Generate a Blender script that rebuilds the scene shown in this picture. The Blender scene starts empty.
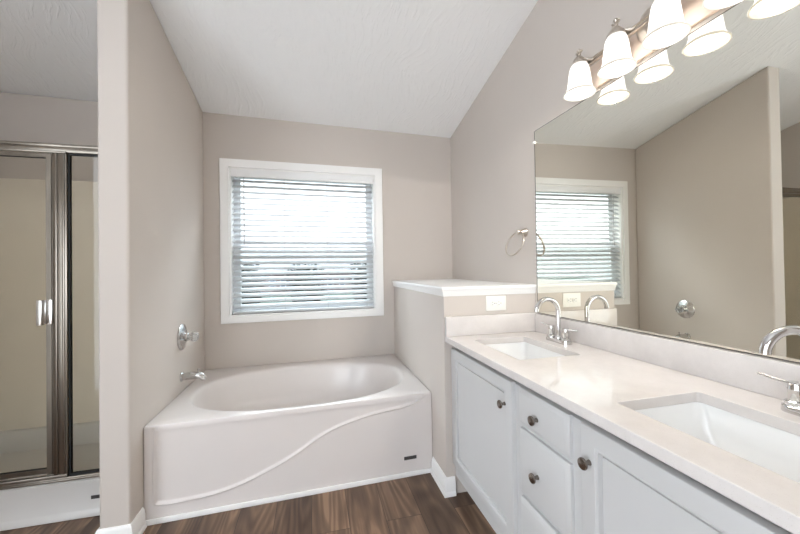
import bpy, bmesh, math, random
from mathutils import Vector, Matrix
random.seed(4)
S = bpy.context.scene
COL = S.collection

# ------------------------------------------------------------------ camera
F, YAW, PITCH, ROLL = 345.26, 0.2435, 0.011, -0.0147
fwd = Vector((math.sin(YAW)*math.cos(PITCH), math.cos(YAW)*math.cos(PITCH), math.sin(PITCH)))
rgt = Vector((math.cos(YAW), -math.sin(YAW), 0))
upv = rgt.cross(fwd)
r2 = rgt*math.cos(ROLL) + upv*math.sin(ROLL)
u2 = -rgt*math.sin(ROLL) + upv*math.cos(ROLL)
cd = bpy.data.cameras.new('camera')
cam = bpy.data.objects.new('camera', cd)
COL.objects.link(cam)
cd.sensor_fit = 'HORIZONTAL'
cd.sensor_width = 36.0
cd.lens = F/800*36.0
cd.shift_y = -2.43/800
cd.clip_start = 0.02
cam.matrix_world = Matrix(((r2.x, u2.x, -fwd.x, 0.8313), (r2.y, u2.y, -fwd.y, -2.9833),
                           (r2.z, u2.z, -fwd.z, 1.25), (0, 0, 0, 1)))
S.camera = cam

# ------------------------------------------------------------------ world, exposure
SKY_STRENGTH = 3.3
SKY_WINDOW = 10.5          # high sky on the window side
SKY_LOW = 1.15              # hazy sky near the horizon
LAMP_STRENGTH = 0.85       # glow of the glass shades
LAMP_WATTS = 3.1          # each bulb
w = bpy.data.worlds.new('sky')
S.world = w
w.use_nodes = True
bg = w.node_tree.nodes['Background']
bg.inputs['Color'].default_value = (0.84, 0.92, 1.0, 1)
# the sky is brighter on the window side of the house than on the bedroom side
_nt = w.node_tree
_tc = _nt.nodes.new('ShaderNodeTexCoord'); _sp = _nt.nodes.new('ShaderNodeSeparateXYZ'); _mr = _nt.nodes.new('ShaderNodeMapRange')
_mr.interpolation_type = 'SMOOTHSTEP'
_nt.links.new(_tc.outputs['Generated'], _sp.inputs[0]); _nt.links.new(_sp.outputs['Y'], _mr.inputs[0])
_mr.inputs[1].default_value = -0.1; _mr.inputs[2].default_value = 0.45
_mr.inputs[3].default_value = SKY_STRENGTH
_m2 = _nt.nodes.new('ShaderNodeMapRange'); _m2.interpolation_type = 'SMOOTHSTEP'
_nt.links.new(_sp.outputs['Z'], _m2.inputs[0]); _m2.inputs[1].default_value = 0.33; _m2.inputs[2].default_value = 0.62
_m2.inputs[3].default_value = SKY_LOW; _m2.inputs[4].default_value = SKY_WINDOW
_nt.links.new(_m2.outputs[0], _mr.inputs[4])
_nt.links.new(_mr.outputs[0], bg.inputs['Strength'])
S.view_settings.view_transform = 'Standard'
S.view_settings.look = 'None'
S.view_settings.gamma = 1.0
S.view_settings.use_curve_mapping = False
S.view_settings.exposure = 1.04

# ------------------------------------------------------------------ measures (metres)
W = 2.1014          # right wall
H = 2.4984          # ceiling height at the window wall
SL = 0.2238         # ceiling slope
XL = -1.32          # far wall beyond the shower
YR = -4.6           # how far the room is built behind the viewpoint
PT = 0.123          # partition thickness
DL = 1.134          # partition length
L = 1.524           # tub length = ledge face
DP = 1.186          # ledge depth
SK = 0.034          # the window wall is 2 degrees off square
HT, DT = 0.4847, 1.0084
HC = 0.871
def sk(v):          # follow the window wall
    return (v[0], v[1] + SK*v[0], v[2])

# ------------------------------------------------------------------ materials
def srgb(r, g, b):
    def f(c):
        c /= 255.0
        return c/12.92 if c <= 0.04045 else ((c+0.055)/1.055)**2.4
    return (f(r), f(g), f(b), 1)
def new_mat(name):
    m = bpy.data.materials.new(name)
    m.use_nodes = True
    nt = m.node_tree
    return m, nt, nt.nodes['Principled BSDF']
def N(nt, kind, **kw):
    n = nt.nodes.new(kind)
    for k, v in kw.items():
        if k in n.inputs: n.inputs[k].default_value = v
        else: setattr(n, k, v)
    return n
def simple(name, col, rough=0.5, metal=0.0, vary=0.03, scale=6.0, bump=0.0, bscale=200.0, coat=0.0, spec=None, stretch=(1, 1, 1)):
    m, nt, b = new_mat(name)
    b.inputs['Roughness'].default_value = rough
    b.inputs['Metallic'].default_value = metal
    if coat: b.inputs['Coat Weight'].default_value = coat; b.inputs['Coat Roughness'].default_value = 0.06
    if spec is not None: b.inputs['Specular IOR Level'].default_value = spec
    g = N(nt, 'ShaderNodeNewGeometry')
    mp = N(nt, 'ShaderNodeMapping'); mp.inputs['Scale'].default_value = stretch
    nt.links.new(g.outputs['Position'], mp.inputs['Vector'])
    no = N(nt, 'ShaderNodeTexNoise', Scale=scale, Detail=3.0)
    nt.links.new(mp.outputs[0], no.inputs['Vector'])
    rp = N(nt, 'ShaderNodeValToRGB')
    lo = tuple(c*(1-vary) for c in col[:3]) + (1,)
    hi = tuple(min(1, c*(1+vary)) for c in col[:3]) + (1,)
    rp.color_ramp.elements[0].color = lo; rp.color_ramp.elements[0].position = 0.3
    rp.color_ramp.elements[1].color = hi; rp.color_ramp.elements[1].position = 0.7
    nt.links.new(no.outputs['Fac'], rp.inputs['Fac'])
    nt.links.new(rp.outputs['Color'], b.inputs['Base Color'])
    if bump:
        n2 = N(nt, 'ShaderNodeTexNoise', Scale=bscale, Detail=2.0)
        nt.links.new(mp.outputs[0], n2.inputs['Vector'])
        bp = N(nt, 'ShaderNodeBump', Strength=bump, Distance=0.002)
        nt.links.new(n2.outputs['Fac'], bp.inputs['Height'])
        nt.links.new(bp.outputs['Normal'], b.inputs['Normal'])
    return m
M = {}
M['wall'] = simple('greige_paint', srgb(204, 195, 187), 0.75, vary=0.015, scale=2.0, bump=0.12, bscale=160)
M['white_trim'] = simple('white_trim_paint', srgb(246, 245, 243), 0.35, vary=0.01)
M['cabinet'] = simple('white_cabinet_paint', srgb(201, 200, 199), 0.38, vary=0.012, bump=0.04, bscale=90, stretch=(1, 1, .15))
M['tub'] = simple('white_acrylic', srgb(224, 217, 213), 0.3, vary=0.008, coat=0.3)
M['shower'] = simple('cream_fibreglass', srgb(240, 231, 217), 0.3, vary=0.02)
M['shower_base'] = simple('white_shower_base', srgb(212, 209, 205), 0.3, vary=0.01)
M['porcelain'] = simple('white_porcelain', srgb(243, 243, 242), 0.12, vary=0.004, coat=0.5)
M['chrome'] = simple('polished_chrome', (0.66, 0.65, 0.64, 1), 0.07, 1.0, vary=0.02)
M['nickel'] = simple('brushed_nickel', (0.56, 0.50, 0.44, 1), 0.3, 1.0, vary=0.06, scale=40)
M['shower_metal'] = simple('dark_nickel_frame', (0.27, 0.24, 0.205, 1), 0.28, 1.0, vary=0.10, scale=30, stretch=(1, 1, .1))
M['bright_metal'] = simple('bright_aluminium', (0.75, 0.74, 0.72, 1), 0.25, 1.0)
M['knob'] = simple('dark_satin_knob', (0.27, 0.24, 0.215, 1), 0.25, 1.0)
M['gasket'] = simple('black_gasket', (0.012, 0.012, 0.012, 1), 0.6)
M['badge'] = simple('dark_badge', srgb(70, 68, 66), 0.35)
M['plastic'] = simple('white_plastic', srgb(240, 238, 232), 0.35, vary=0.005)
M['slot'] = simple('dark_slot', (0.03, 0.028, 0.025, 1), 0.6)
M['blind'] = simple('white_blind', srgb(201, 202, 203), 0.45, vary=0.006)
M['vinyl'] = simple('white_vinyl', srgb(238, 240, 242), 0.35, vary=0.006)
M['valance'] = simple('white_valance', srgb(240, 240, 240), 0.4, vary=0.006)
M['warm_nickel'] = simple('satin_nickel_plate', (0.82, 0.68, 0.58, 1), 0.42, 1.0, vary=0.03)
M['cord'] = simple('pale_grey_cord', srgb(190, 191, 192), 0.5)
M['mirror_edge'] = simple('dark_mirror_edge', (0.06, 0.055, 0.05, 1), 0.35, 0.4)
M['mirror'] = simple('mirror_silver', (0.86, 0.845, 0.765, 1), 0.0, 1.0, vary=0.0)
M['leaf'] = simple('shrub_leaves', srgb(34, 36, 20), 0.7, vary=0.35, scale=3)
M['bark'] = simple('bark', srgb(92, 78, 66), 0.9, vary=0.2, scale=12)
M['grass'] = simple('lawn_grass', srgb(40, 56, 42), 0.95, vary=0.2, scale=3)
M['siding'] = simple('pale_siding', srgb(122, 104, 104), 0.8, vary=0.04)
M['roof'] = simple('grey_shingle', srgb(110,108,110), 0.9, vary=0.1)
M['housepane'] = simple('dark_house_glass', srgb(96, 98, 112), 0.2)

_nt = M['blind'].node_tree      # slight translucency added so the white slats look lighter
_b = _nt.nodes['Principled BSDF']; _o = _nt.nodes['Material Output']
_t = N(_nt, 'ShaderNodeBsdfTranslucent', Color=(0.9, 0.92, 0.93, 1)); _m = N(_nt, 'ShaderNodeMixShader'); _m.inputs[0].default_value = 0.06
_nt.links.new(_b.outputs[0], _m.inputs[1]); _nt.links.new(_t.outputs[0], _m.inputs[2]); _nt.links.new(_m.outputs[0], _o.inputs['Surface'])

# knock-down swirl ceiling
def ceiling_mat():
    m, nt, b = new_mat('swirl_textured_ceiling')
    b.inputs['Base Color'].default_value = srgb(247, 247, 247)
    b.inputs['Roughness'].default_value = 0.85
    g = N(nt, 'ShaderNodeNewGeometry')
    n0 = N(nt, 'ShaderNodeTexNoise', Scale=1.6, Detail=1.0)
    nt.links.new(g.outputs['Position'], n0.inputs['Vector'])
    mx = N(nt, 'ShaderNodeMix', data_type='RGBA'); mx.inputs[0].default_value = 0.35
    nt.links.new(g.outputs['Position'], mx.inputs[6]); nt.links.new(n0.outputs['Color'], mx.inputs[7])
    mp = N(nt, 'ShaderNodeMapping'); mp.inputs['Scale'].default_value = (46, 8, 12); mp.inputs['Rotation'].default_value = (0, 0, 0.7)
    nt.links.new(mx.outputs[2], mp.inputs['Vector'])
    n1 = N(nt, 'ShaderNodeTexNoise', Scale=1.6, Detail=4.0, Roughness=0.55)
    nt.links.new(mp.outputs[0], n1.inputs['Vector'])
    rp = N(nt, 'ShaderNodeValToRGB')
    rp.color_ramp.elements[0].position = 0.5; rp.color_ramp.elements[1].position = 0.66
    nt.links.new(n1.outputs['Fac'], rp.inputs['Fac'])
    bp = N(nt, 'ShaderNodeBump', Strength=0.38, Distance=0.005)
    nt.links.new(rp.outputs['Color'], bp.inputs['Height'])
    nt.links.new(bp.outputs['Normal'], b.inputs['Normal'])
    return m
M['ceiling'] = ceiling_mat()

# wood plank floor, boards run towards the tub
def floor_mat():
    m, nt, b = new_mat('brown_wood_planks')
    lk = nt.links.new
    g = N(nt, 'ShaderNodeNewGeometry')
    sp = N(nt, 'ShaderNodeSeparateXYZ'); lk(g.outputs['Position'], sp.inputs[0])
    cb = N(nt, 'ShaderNodeCombineXYZ')
    ad = N(nt, 'ShaderNodeMath', operation='ADD'); ad.inputs[1].default_value = 7.37
    lk(sp.outputs['Y'], ad.inputs[0]); lk(ad.outputs[0], cb.inputs['X'])
    ax = N(nt, 'ShaderNodeMath', operation='ADD'); ax.inputs[1].default_value = 4.055
    lk(sp.outputs['X'], ax.inputs[0]); lk(ax.outputs[0], cb.inputs['Y'])
    br = N(nt, 'ShaderNodeTexBrick', Scale=1.0)
    br.offset = 0.37; br.offset_frequency = 2; br.squash = 1.0
    br.inputs['Color1'].default_value = (0, 0, 0, 1); br.inputs['Color2'].default_value = (1, 1, 1, 1)
    br.inputs['Mortar'].default_value = (0.5, 0.5, 0.5, 1)
    br.inputs['Mortar Size'].default_value = 0.0012; br.inputs['Mortar Smooth'].default_value = 0.2
    br.inputs['Brick Width'].default_value = 1.52; br.inputs['Row Height'].default_value = 0.18
    lk(cb.outputs[0], br.inputs['Vector'])
    sh = N(nt, 'ShaderNodeMath', operation='MULTIPLY'); sh.inputs[1].default_value = 23.0
    lk(br.outputs['Color'], sh.inputs[0])
    c2 = N(nt, 'ShaderNodeCombineXYZ')
    lk(sp.outputs['X'], c2.inputs['X']); lk(sp.outputs['Y'], c2.inputs['Y']); lk(sh.outputs[0], c2.inputs['Z'])
    # broad figure
    mpa = N(nt, 'ShaderNodeMapping'); mpa.inputs['Scale'].default_value = (9, 1.6, 1)
    lk(c2.outputs[0], mpa.inputs['Vector'])
    na = N(nt, 'ShaderNodeTexNoise', Scale=1.0, Detail=3.0, Roughness=0.5, Distortion=0.6)
    lk(mpa.outputs[0], na.inputs['Vector'])
    # cathedral rings
    mpw = N(nt, 'ShaderNodeMapping'); mpw.inputs['Scale'].default_value = (7, .9, 1)
    lk(c2.outputs[0], mpw.inputs['Vector'])
    nw = N(nt, 'ShaderNodeTexNoise', Scale=1.0, Detail=1.0)
    lk(mpw.outputs[0], nw.inputs['Vector'])
    mw = N(nt, 'ShaderNodeMath', operation='MULTIPLY'); mw.inputs[1].default_value = 75.0; lk(nw.outputs['Fac'], mw.inputs[0])
    sw = N(nt, 'ShaderNodeMath', operation='SINE'); lk(mw.outputs[0], sw.inputs[0])
    # fine grain
    mpg = N(nt, 'ShaderNodeMapping'); mpg.inputs['Scale'].default_value = (110, 4, 1)
    lk(c2.outputs[0], mpg.inputs['Vector'])
    ng = N(nt, 'ShaderNodeTexNoise', Scale=1.0, Detail=3.0)
    lk(mpg.outputs[0], ng.inputs['Vector'])
    s1 = N(nt, 'ShaderNodeMath', operation='MULTIPLY_ADD'); s1.inputs[1].default_value = 0.09
    lk(sw.outputs[0], s1.inputs[0]); lk(na.outputs['Fac'], s1.inputs[2])
    s2 = N(nt, 'ShaderNodeMath', operation='MULTIPLY_ADD'); s2.inputs[1].default_value = 0.22
    lk(ng.outputs['Fac'], s2.inputs[0]); lk(s1.outputs[0], s2.inputs[2])
    s3 = N(nt, 'ShaderNodeMath', operation='MULTIPLY_ADD'); s3.inputs[1].default_value = 0.26
    lk(br.outputs['Color'], s3.inputs[0]); lk(s2.outputs[0], s3.inputs[2])
    rp = N(nt, 'ShaderNodeValToRGB')
    e = rp.color_ramp.elements
    e[0].position = 0.42; e[0].color = srgb(72, 52, 40)
    e[1].position = 1.06; e[1].color = srgb(154, 124, 100)
    x = e.new(0.66); x.color = srgb(98, 76, 60)
    x = e.new(0.85); x.color = srgb(124, 98, 78)
    lk(s3.outputs[0], rp.inputs['Fac'])
    mm = N(nt, 'ShaderNodeMix', data_type='RGBA')
    lk(br.outputs['Fac'], mm.inputs[0]); lk(rp.outputs['Color'], mm.inputs[6]); mm.inputs[7].default_value = srgb(48, 38, 32)
    lk(mm.outputs[2], b.inputs['Base Color'])
    b.inputs['Roughness'].default_value = 0.42
    bp = N(nt, 'ShaderNodeBump', Strength=0.15, Distance=0.001)
    lk(s2.outputs[0], bp.inputs['Height']); lk(bp.outputs['Normal'], b.inputs['Normal'])
    return m
M['floor'] = floor_mat()

# pinkish white polished stone with faint speckle
def stone_mat():
    m, nt, b = new_mat('white_quartz')
    g = N(nt, 'ShaderNodeNewGeometry')
    n1 = N(nt, 'ShaderNodeTexNoise', Scale=9.0, Detail=6.0, Roughness=0.7)
    nt.links.new(g.outputs['Position'], n1.inputs['Vector'])
    rp = N(nt, 'ShaderNodeValToRGB')
    rp.color_ramp.elements[0].position = 0.35; rp.color_ramp.elements[0].color = srgb(212, 206, 202)
    rp.color_ramp.elements[1].position = 0.65; rp.color_ramp.elements[1].color = srgb(220, 214, 210)
    nt.links.new(n1.outputs['Fac'], rp.inputs['Fac'])
    v = N(nt, 'ShaderNodeTexVoronoi', Scale=260.0)
    nt.links.new(g.outputs['Position'], v.inputs['Vector'])
    r2_ = N(nt, 'ShaderNodeValToRGB')
    r2_.color_ramp.elements[0].position = 0.10; r2_.color_ramp.elements[0].color = (1, 1, 1, 1)
    r2_.color_ramp.elements[1].position = 0.16; r2_.color_ramp.elements[1].color = (0, 0, 0, 1)
    nt.links.new(v.outputs['Distance'], r2_.inputs['Fac'])
    mx = N(nt, 'ShaderNodeMix', data_type='RGBA')
    nt.links.new(r2_.outputs['Color'], mx.inputs[0]); nt.links.new(rp.outputs['Color'], mx.inputs[6])
    mx.inputs[7].default_value = srgb(199, 190, 184)
    nt.links.new(mx.outputs[2], b.inputs['Base Color'])
    b.inputs['Roughness'].default_value = 0.06
    b.inputs['Specular IOR Level'].default_value = 0.35
    return m
M['stone'] = stone_mat()

def glass_mat(name, tint, refl=1.0):
    m = bpy.data.materials.new(name); m.use_nodes = True
    nt = m.node_tree; nt.nodes.clear()
    out = N(nt, 'ShaderNodeOutputMaterial')
    tr = N(nt, 'ShaderNodeBsdfTransparent', Color=tint)
    gl = N(nt, 'ShaderNodeBsdfGlossy', Roughness=0.02)
    fr = N(nt, 'ShaderNodeFresnel', IOR=1.45)
    no = N(nt, 'ShaderNodeTexNoise', Scale=3.0)
    ml = N(nt, 'ShaderNodeMath', operation='MULTIPLY'); ml.inputs[1].default_value = refl
    mx = N(nt, 'ShaderNodeMixShader')
    ge = N(nt, 'ShaderNodeNewGeometry'); sb = N(nt, 'ShaderNodeMath', operation='SUBTRACT'); sb.inputs[0].default_value = 1.0
    nt.links.new(ge.outputs['Backfacing'], sb.inputs[1])
    m2 = N(nt, 'ShaderNodeMath', operation='MULTIPLY'); nt.links.new(sb.outputs[0], m2.inputs[1])
    nt.links.new(fr.outputs[0], ml.inputs[0]); nt.links.new(ml.outputs[0], m2.inputs[0]); nt.links.new(m2.outputs[0], mx.inputs[0])
    nt.links.new(tr.outputs[0], mx.inputs[1]); nt.links.new(gl.outputs[0], mx.inputs[2])
    nt.links.new(mx.outputs[0], out.inputs['Surface'])
    return m
M['window_glass'] = glass_mat('window_glass', (0.97, 0.98, 0.98, 1))
M['screen'] = glass_mat('insect_screen', (0.78, 0.80, 0.80, 1), 0.3)
M['shower_glass'] = glass_mat('shower_glass', (0.95, 0.94, 0.91, 1))
m, nt, b = new_mat('clear_acrylic')
b.inputs['Transmission Weight'].default_value = 0.85; b.inputs['Roughness'].default_value = 0.05
b.inputs['Base Color'].default_value = (0.93, 0.95, 0.95, 1); b.inputs['IOR'].default_value = 1.45
M['acrylic'] = m

def shade_mat(name, strength, col, fade=False):
    m, nt, b = new_mat(name)
    b.inputs['Base Color'].default_value = (0.3, 0.28, 0.25, 1) if fade else (0.012, 0.011, 0.010, 1); b.inputs['Roughness'].default_value = 0.4; b.inputs['Specular IOR Level'].default_value = 0.2
    g = N(nt, 'ShaderNodeTexCoord')
    no = N(nt, 'ShaderNodeTexNoise', Scale=22.0, Detail=3.0, Distortion=1.5)
    nt.links.new(g.outputs['Object'], no.inputs['Vector'])
    mr = N(nt, 'ShaderNodeMapRange'); mr.inputs[3].default_value = strength*0.75; mr.inputs[4].default_value = strength*1.25
    nt.links.new(no.outputs['Fac'], mr.inputs[0])
    b.inputs['Emission Color'].default_value = col
    last = mr.outputs[0]
    if fade:      # the bulb sits low in the bell: the glass glows less at its crown
        sp = N(nt, 'ShaderNodeSeparateXYZ'); nt.links.new(g.outputs['Object'], sp.inputs[0])
        fr = N(nt, 'ShaderNodeMapRange', interpolation_type='SMOOTHSTEP')
        fr.inputs[1].default_value = 0.045; fr.inputs[2].default_value = -0.01; fr.inputs[3].default_value = 0.5; fr.inputs[4].default_value = 1.0
        nt.links.new(sp.outputs['Z'], fr.inputs[0])
        mu = N(nt, 'ShaderNodeMath', operation='MULTIPLY'); nt.links.new(last, mu.inputs[0]); nt.links.new(fr.outputs[0], mu.inputs[1])
        last = mu.outputs[0]
    nt.links.new(last, b.inputs['Emission Strength'])
    return m
M['shade'] = shade_mat('lit_alabaster_glass', LAMP_STRENGTH, (1.0, 0.965, 0.92, 1), True)
M['shade_rim'] = shade_mat('lit_glass_rim', 0.38, (1.0, 0.93, 0.80, 1))
m, nt, b = new_mat('lit_bulb')
b.inputs['Emission Color'].default_value = (1.0, 0.965, 0.92, 1); b.inputs['Emission Strength'].default_value = LAMP_STRENGTH*1.5
M['bulb'] = m

# ------------------------------------------------------------------ mesh helpers
def box(bm, x0, x1, y0, y1, z0, z1, bev=0.0, seg=2):
    c = ((x0+x1)/2, (y0+y1)/2, (z0+z1)/2)
    r = bmesh.ops.create_cube(bm, size=1.0)
    for v in r['verts']:
        v.co = Vector((c[0]+v.co.x*abs(x1-x0), c[1]+v.co.y*abs(y1-y0), c[2]+v.co.z*abs(z1-z0)))
    if bev:
        es = list({e for v in r['verts'] for e in v.link_edges})
        bmesh.ops.bevel(bm, geom=es, offset=bev, segments=seg, profile=0.5, affect='EDGES')
def loops(bm, rings, close_ends=(False, False), closed=True):
    vr = [[bm.verts.new(p) for p in r] for r in rings]
    n = len(vr[0])
    for a, b_ in zip(vr, vr[1:]):
        for i in range(n if closed else n-1):
            j = (i+1) % n
            bm.faces.new((a[i], a[j], b_[j], b_[i]))
    if close_ends[0]: bm.faces.new(list(reversed(vr[0])))
    if close_ends[1]: bm.faces.new(vr[-1])
    return vr
def lathe(bm, prof, origin, axis='Z', seg=28, caps=(True, True)):
    """prof: (radius, along) pairs; axis is a direction vector or letter"""
    ax = {'X': Vector((1, 0, 0)), 'Y': Vector((0, 1, 0)), 'Z': Vector((0, 0, 1))}[axis] if isinstance(axis, str) else Vector(axis).normalized()
    t = Vector((0, 0, 1)) if abs(ax.z) < 0.9 else Vector((1, 0, 0))
    a = ax.cross(t).normalized(); b_ = ax.cross(a)
    o = Vector(origin)
    rings = [[o + ax*h + (a*math.cos(2*math.pi*k/seg) + b_*math.sin(2*math.pi*k/seg))*max(r, 1e-4) for k in range(seg)] for r, h in prof]
    loops(bm, rings, caps)
def tube(bm, pts, rad, seg=14, caps=True):
    pts = [Vector(p) for p in pts]
    if not hasattr(rad, '__len__'): rad = [rad]*len(pts)
    rings = []; prev = None
    for i, p in enumerate(pts):
        d = (pts[min(i+1, len(pts)-1)] - pts[max(i-1, 0)]).normalized()
        if prev is None:
            t = Vector((0, 0, 1)) if abs(d.z) < 0.9 else Vector((1, 0, 0))
            a = d.cross(t).normalized()
        else:
            a = (prev - d*prev.dot(d)).normalized()
        prev = a; b_ = d.cross(a)
        rings.append([p + (a*math.cos(2*math.pi*k/seg) + b_*math.sin(2*math.pi*k/seg))*rad[i] for k in range(seg)])
    loops(bm, rings, (caps, caps))
def ring_tube(bm, c, e1, e2, R, r, n=48, seg=10):
    c, e1, e2 = Vector(c), Vector(e1).normalized(), Vector(e2).normalized()
    e3 = e1.cross(e2)
    rows = []
    for i in range(n):
        t = 2*math.pi*i/n
        d = e1*math.cos(t) + e2*math.sin(t)
        rows.append([bm.verts.new(c + d*(R + r*math.cos(2*math.pi*k/seg)) + e3*r*math.sin(2*math.pi*k/seg)) for k in range(seg)])
    for i in range(n):
        for k in range(seg):
            bm.faces.new((rows[i][k], rows[(i+1) % n][k], rows[(i+1) % n][(k+1) % seg], rows[i][(k+1) % seg]))
def sweep(bm, path, prof):
    """mitred moulding: path of (x,y); outward is to the LEFT of travel; prof of (outward, z), closed"""
    rings = []
    P = [Vector((p[0], p[1])) for p in path]
    for i, p in enumerate(P):
        d0 = (p - P[i-1]).normalized() if i else None
        d1 = (P[i+1] - p).normalized() if i < len(P)-1 else None
        n0 = Vector((-d0.y, d0.x)) if d0 else None
        n1 = Vector((-d1.y, d1.x)) if d1 else None
        if n0 is None: m_ = n1
        elif n1 is None: m_ = n0
        else:
            m_ = (n0+n1).normalized(); m_ = m_/max(0.2, m_.dot(n0))
        rings.append([(p.x+m_.x*o, p.y+m_.y*o, z) for o, z in prof])
    loops(bm, rings, (True, True))
def sharp_smooth(me, ang=35):
    bm = bmesh.new(); bm.from_mesh(me)
    bmesh.ops.recalc_face_normals(bm, faces=bm.faces)
    for f in bm.faces: f.smooth = True
    for e in bm.edges:
        if len(e.link_faces) == 2 and e.calc_face_angle(0) > math.radians(ang): e.smooth = False
    bm.to_mesh(me); bm.free()
def obj(name, bm, mats, parent=None, skew=False, smooth=True, kind=None, label=None, cat=None, group=None):
    """world-space bmesh -> ONE object; children keep their root's origin"""
    if skew:
        for v in bm.verts: v.co.y += SK*v.co.x
    me = bpy.data.meshes.new(name)
    bm.to_mesh(me); bm.free()
    for mt in (mats if isinstance(mats, (list, tuple)) else [mats]): me.materials.append(mt)
    if smooth: sharp_smooth(me)
    o = bpy.data.objects.new(name, me); COL.objects.link(o)
    if parent:
        root = parent
        while root.parent: root = root.parent
        me.transform(Matrix.Translation(-root.location))
        o.parent = parent
    if kind: o['kind'] = kind
    if label: o['label'] = label
    if cat: o['category'] = cat
    if group: o['group'] = group
    return o
def thing(name, label, cat, loc, group=None):
    o = bpy.data.objects.new(name, None); COL.objects.link(o)
    o.location = loc; o.empty_display_size = 0.05
    o['label'] = label; o['category'] = cat
    if group: o['group'] = group
    return o
def copy_tree(o, parent=None):
    kids = [c for c in bpy.data.objects if c.parent == o]
    c = o.copy(); COL.objects.link(c)
    if parent: c.parent = parent
    for k in kids: copy_tree(k, c)
    return c
B = bmesh.new
def arc(c, r, a0, a1, n):
    return [(c[0]+r*math.cos(a0+(a1-a0)*i/n), c[1]+r*math.sin(a0+(a1-a0)*i/n)) for i in range(n+1)]

# ================================================================== SETTING
def zc(y): return H - SL*y
def ceil_prism(bm, x0, x1, y0, y1, z0=0.0, over=0.0):
    """wall block whose top follows the sloping ceiling"""
    vs = [(x0, y0, z0), (x1, y0, z0), (x1, y1, z0), (x0, y1, z0),
          (x0, y0, zc(y0)+over), (x1, y0, zc(y0)+over), (x1, y1, zc(y1)+over), (x0, y1, zc(y1)+over)]
    v = [bm.verts.new(p) for p in vs]
    for f in ((3, 2, 1, 0), (4, 5, 6, 7), (0, 1, 5, 4), (1, 2, 6, 5), (2, 3, 7, 6), (3, 0, 4, 7)):
        bm.faces.new([v[i] for i in f])
bm = B(); box(bm, XL-0.12, W+0.12, YR, 0.25, -0.06, 0.0)
obj('floor', bm, M['floor'], kind='structure', smooth=False)
# ceiling: slopes up from the window wall
bm = B()
a = 0.25
vs = [(XL-0.12, a, zc(a)), (W+0.12, a, zc(a)), (W+0.12, YR, zc(YR)), (XL-0.12, YR, zc(YR))]
lo = [bm.verts.new(p) for p in vs]; hi = [bm.verts.new((p[0], p[1], p[2]+0.08)) for p in vs]
bm.faces.new(lo); bm.faces.new(list(reversed(hi)))
for i in range(4): bm.faces.new((lo[i], hi[i], hi[(i+1) % 4], lo[(i+1) % 4]))
obj('ceiling', bm, M['ceiling'], kind='structure', smooth=False)
# window wall with the opening
WX0, WX1, WZ0, WZ1 = 0.177, 1.362, 0.885, 2.078      # opening
bm = B()
HB = H
box(bm, XL-0.12, WX0, 0, 0.13, 0, HB); box(bm, WX1, W+0.12, 0, 0.13, 0, HB)
box(bm, WX0, WX1, 0, 0.13, 0, WZ0); box(bm, WX0, WX1, 0, 0.13, WZ1, HB)
obj('wall_back', bm, M['wall'], kind='structure', skew=True, smooth=False)
bm = B(); ceil_prism(bm, W, W+0.12, YR, 0.07)
obj('wall_right', bm, M['wall'], kind='structure', smooth=False)
bm = B(); ceil_prism(bm, XL, -1.0, YR-.12, YR); ceil_prism(bm, 0.3, W, YR-.12, YR); ceil_prism(bm, -1.0, 0.3, YR-.12, YR, 2.4); box(bm, -1.0, 0.3, YR-.12, YR, 0, 0.75)  # unseen opening added behind the viewpoint to bring in sky light
obj('wall_rear', bm, M['wall'], kind='structure', smooth=False)
bm = B(); ceil_prism(bm, XL-0.12, XL, -2.8, -0.04); ceil_prism(bm, XL-0.12, XL, YR, -4.4); ceil_prism(bm, XL-0.12, XL, -4.4, -2.8, 2.5)  # gap between the wall pieces is out of view, added as a skylight source
obj('wall_shower_side', bm, M['wall'], kind='structure', smooth=False)
bm = B(); ceil_prism(bm, -PT, 0, -DL, -0.004)
o = obj('wall_left', bm, M['wall'], kind='structure', smooth=False)
bv = o.modifiers.new('bevel', 'BEVEL'); bv.width = 0.012; bv.segments = 3; bv.limit_method = 'ANGLE'
# half-height ledge beside the tub
bm = B()
v = [(L, -DP, 0), (W, -DP, 0), (W, SK*W, 0), (L, SK*L, 0)]
lo = [bm.verts.new(p) for p in v]; hi = [bm.verts.new((p[0], p[1], 1.09)) for p in v]
bm.faces.new(list(reversed(lo))); bm.faces.new(hi)
for i in range(4): bm.faces.new((lo[i], lo[(i+1) % 4], hi[(i+1) % 4], hi[i]))
obj('wall_ledge', bm, M['wall'], kind='structure', smooth=False)
# white cap on the ledge
bm = B()
prof = [(-0.02, 1.0905), (0.003, 1.0905), (0.004, 1.098), (0.0065, 1.102), (0.0065, 1.112), (0.009, 1.116),
        (0.010, 1.122), (0.013, 1.125), (0.014, 1.130), (0.014, 1.139), (0.011, 1.143), (-0.02, 1.143)]
sweep(bm, [(W, -DP), (L, -DP), (L, SK*L)][::-1] if False else [(L, SK*L), (L, -DP), (W, -DP)], [(-o_, z) for o_, z in prof])
v = [(L+0.01, -DP+0.01), (W, -DP+0.01), (W, SK*W), (L+0.01, SK*L)]
lo = [bm.verts.new((p[0], p[1], 1.0905)) for p in v]; hi = [bm.verts.new((p[0], p[1], 1.143)) for p in v]
bm.faces.new(list(reversed(lo))); bm.faces.new(hi)
for i in range(4): bm.faces.new((lo[i], lo[(i+1) % 4], hi[(i+1) % 4], hi[i]))
obj('trim_1', bm, M['white_trim'], kind='structure')
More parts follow.
